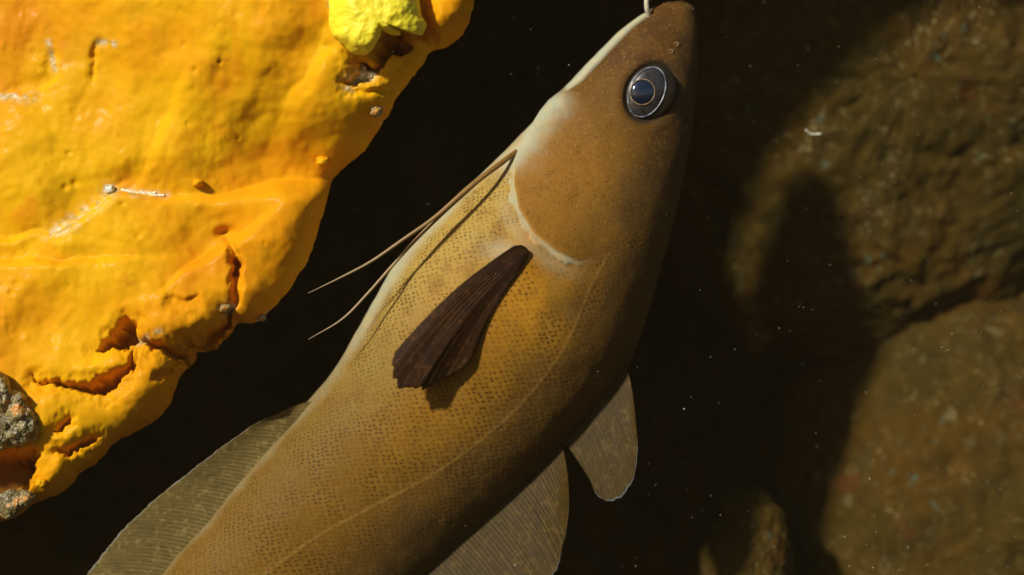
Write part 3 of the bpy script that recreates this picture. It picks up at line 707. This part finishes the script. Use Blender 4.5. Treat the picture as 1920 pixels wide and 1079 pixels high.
fin("second_dorsal_fin", [(1052, 826), (1000, 877), (945, 932), (890, 984), (835, 1034), (780, 1084), (727, 1136), (640, 1255), (510, 1395), (360, 1525), (290, 1595)],
    [(1067, 930), (1066, 965), (1060, 1000), (1046, 1055), (1020, 1110), (975, 1170), (920, 1230), (800, 1350), (640, 1490), (480, 1600), (350, 1670)], [-.010, -.006, .014], [-.024, -.026, -.004], DORS2, 130, n=1000, m=30, curve=-.03, ragged=.03, amp=.05, seed=3)
fin("anal_fin", [(590, 752), (566, 800), (508, 864), (446, 934), (386, 1004), (332, 1066), (284, 1130), (212, 1300), (186, 1500), (182, 1580)],
    [(530, 772), (470, 800), (415, 840), (350, 890), (290, 938), (225, 1000), (165, 1079), (110, 1180), (60, 1400), (70, 1560), (110, 1640)], [-.006, -.004, .012], [-.009, -.006, .014], ANAL, 110, n=900, m=30, curve=.05, ragged=.03, amp=.05, seed=5)
fin("tail_fin", [(186, 1640), (215, 1655), (250, 1655)], [(90, 1740), (120, 1800), (190, 1830), (260, 1800), (300, 1730)], .02, .024, DORS, 16, n=100)
_, _, pb = skin_at(985, 475)
_, _, pt = skin_at(790, 690); _, _, pr = skin_at(880, 690)
fin("pectoral_fin", [(962, 462), (978, 460), (990, 468), (985, 492), (965, 512)], [(752, 648), (742, 662), (737, 680), (739, 700), (749, 717), (765, 728), (783, 731), (803, 724), (826, 713), (850, 700), (872, 684), (890, 662), (903, 630)],
    [pb - .003, pb - .0015, pb - .0005], [pt - .010, pt - .012, pt - .012, pt - .008, pr - .0045, pr - .002], PECT, 24, n=300, m=60, curve=.04, amp=.05, ragged=.055, thick=.7, seed=8)

# --- belly feeler: one fin of two long rays
FEEL = NT("feeler_skin"); _n = FEEL.noise(300, 3); _uv = FEEL.n("ShaderNodeSeparateXYZ", Vector=FEEL.coord("UV")).outputs[0]
FEEL.base(FEEL.mix(FEEL.ramp(_uv, .05, .95), FEEL.mix(_n, (.20, .085, .015), (.30, .16, .03)), (.34, .25, .13)), .45, .4); FEEL = FEEL.m
_, _, b0 = skin_at(964, 292)
def ray3(pts, n=90): return resample(np.array([W(x, y, d) for x, y, d in pts]), n)
p1 = ray3([(968, 284, b0 + .0015), (945, 302, b0 - .004), (905, 332, b0 - .010), (868, 362, b0 - .013), (815, 408, b0 - .015), (755, 450, b0 - .017), (690, 494, b0 - .018), (640, 520, b0 - .019), (578, 550, b0 - .02)])
rr = np.interp(np.linspace(0, 1, 90), [0, .08, .25, .5, .8, 1], [4.0, 5.2, 4.6, 3.2, 2.0, .4]) * PX
pel = fpart("pelvic_fin", tube_mesh("pelvic_fin", p1 - R0, rr, 12), FEEL)
p2 = ray3([(900, 337, b0 - .0105), (865, 368, b0 - .0125), (825, 405, b0 - .013), (775, 455, b0 - .0135), (730, 505, b0 - .014), (690, 550, b0 - .0145), (645, 596, b0 - .015), (578, 637, b0 - .016)])
rr2 = np.interp(np.linspace(0, 1, 90), [0, .1, .5, .8, 1], [3.4, 3.8, 2.9, 1.9, .4]) * PX
fpart("feeler_ray", tube_mesh("feeler_ray", p2 - R0, rr2, 12), FEEL, pel)
# --- chin barbel, nostrils
_, _, cb = skin_at(1222, 24)
fpart("chin_barbel", tube_mesh("chin_barbel", ray3([(1217, 32, cb + .001), (1213, 16, cb - .001), (1212, -10, cb - .002), (1208, -60, cb - .004)], 30) - R0, np.linspace(5.0, 3.2, 30) * PX, 12), mat_plain("barbel_skin", (.62, .56, .42), .5, .4))
NOST = mat_plain("nostril_rim", (.20, .11, .04), .4, .3)
for x, y, r in ((1258, 97, 5.0), (1268, 84, 5.5)):
    _, _, dn = skin_at(x, y); ring("nostril", x, y, r * .8, r * .55, math.radians(-30), dn + .0001, 2.0, NOST, fish)

# ------------------------------------------------------------------ drifting specks
def specks(name, pts, sizes, mat, parent=None, off=None):
    base = np.array([(1, 0, 0), (-1, 0, 0), (0, 1, 0), (0, -1, 0), (0, 0, 1), (0, 0, -1)], float)
    faces = np.array([(0, 2, 4), (2, 1, 4), (1, 3, 4), (3, 0, 4), (2, 0, 5), (1, 2, 5), (3, 1, 5), (0, 3, 5)])
    V, F = [], []
    for k, (p, s) in enumerate(zip(pts, sizes)):
        R = np.linalg.qr(rng.normal(size=(3, 3)))[0]; sc = s * np.array([rng.uniform(.7, 1.9), rng.uniform(.6, 1), rng.uniform(.4, .9)])
        V.append((base * sc) @ R.T * rng.uniform(.8, 1.2, (6, 1)) + p); F.append(faces + 6 * k)
    me = bpy.data.meshes.new(name); me.from_pydata(np.concatenate(V).tolist(), [], np.concatenate(F).tolist())
    return link(name, me, mat, parent)
SNOW = mat_plain("drifting_particle", (.75, .70, .56), .5, .4)
pts, sz = [], []
for _ in range(300):
    x = rng.uniform(560, 1920); y = rng.uniform(-20, 1100); d = rng.normal(-.02, .03)
    pts.append(W(x, y, d)); sz.append(rng.choice([.16, .2, .26, .36], p=[.6, .27, .1, .03]) * MM * .7)
o = specks("marine_snow", pts, sz, SNOW); tag(o, "tiny pale particles drifting in the dark water", "particles", kind="stuff")
pts, sz = [], []
k = 0
while k < 320:
    i, j = rng.integers(20, 520), rng.integers(4, 285)
    pts.append(FP[i, j] + FN[i, j] * .00008 - R0); sz.append(rng.choice([.07, .11, .18], p=[.68, .27, .05]) * MM); k += 1
o = specks("skin_grit", pts, sz, mat_plain("skin_grit", (.60, .48, .28), .35, .5), fish); o["kind"] = "stuff"
p = ray3([(1511, 244, .03), (1519, 251, .031), (1528, 252, .031), (1539, 251, .03)], 20)
tag(link("drifting_fibre", tube_mesh("drifting_fibre", p, np.linspace(2.2, 1.4, 20) * PX, 8), SNOW), "short pale curved fibre drifting before the boulder", "fibre")

# ------------------------------------------------------------------ faintly turbid water round the whole place
def build_haze():
    me = bpy.data.meshes.new("haze"); x0, x1, y0, y1, z0, z1 = -2.2, 2.2, -1.2, 1.2, -2.0, 2.0
    v = [(x, y, z) for x in (x0, x1) for y in (y0, y1) for z in (z0, z1)]
    me.from_pydata(v, [], [(0, 1, 3, 2), (4, 6, 7, 5), (0, 4, 5, 1), (2, 3, 7, 6), (0, 2, 6, 4), (1, 5, 7, 3)])
    k = NT("turbid_water"); k.t.nodes.remove(k.b)
    pv = k.n("ShaderNodeVolumePrincipled"); pv.inputs["Color"].default_value = (.90, .70, .38, 1); pv.inputs["Density"].default_value = .024
    k.t.links.new(pv.outputs[0], k.out.inputs["Volume"])
    o = link("haze", me, k.m); o["kind"] = "stuff"; o["label"] = "faintly turbid water around the fish"
build_haze()
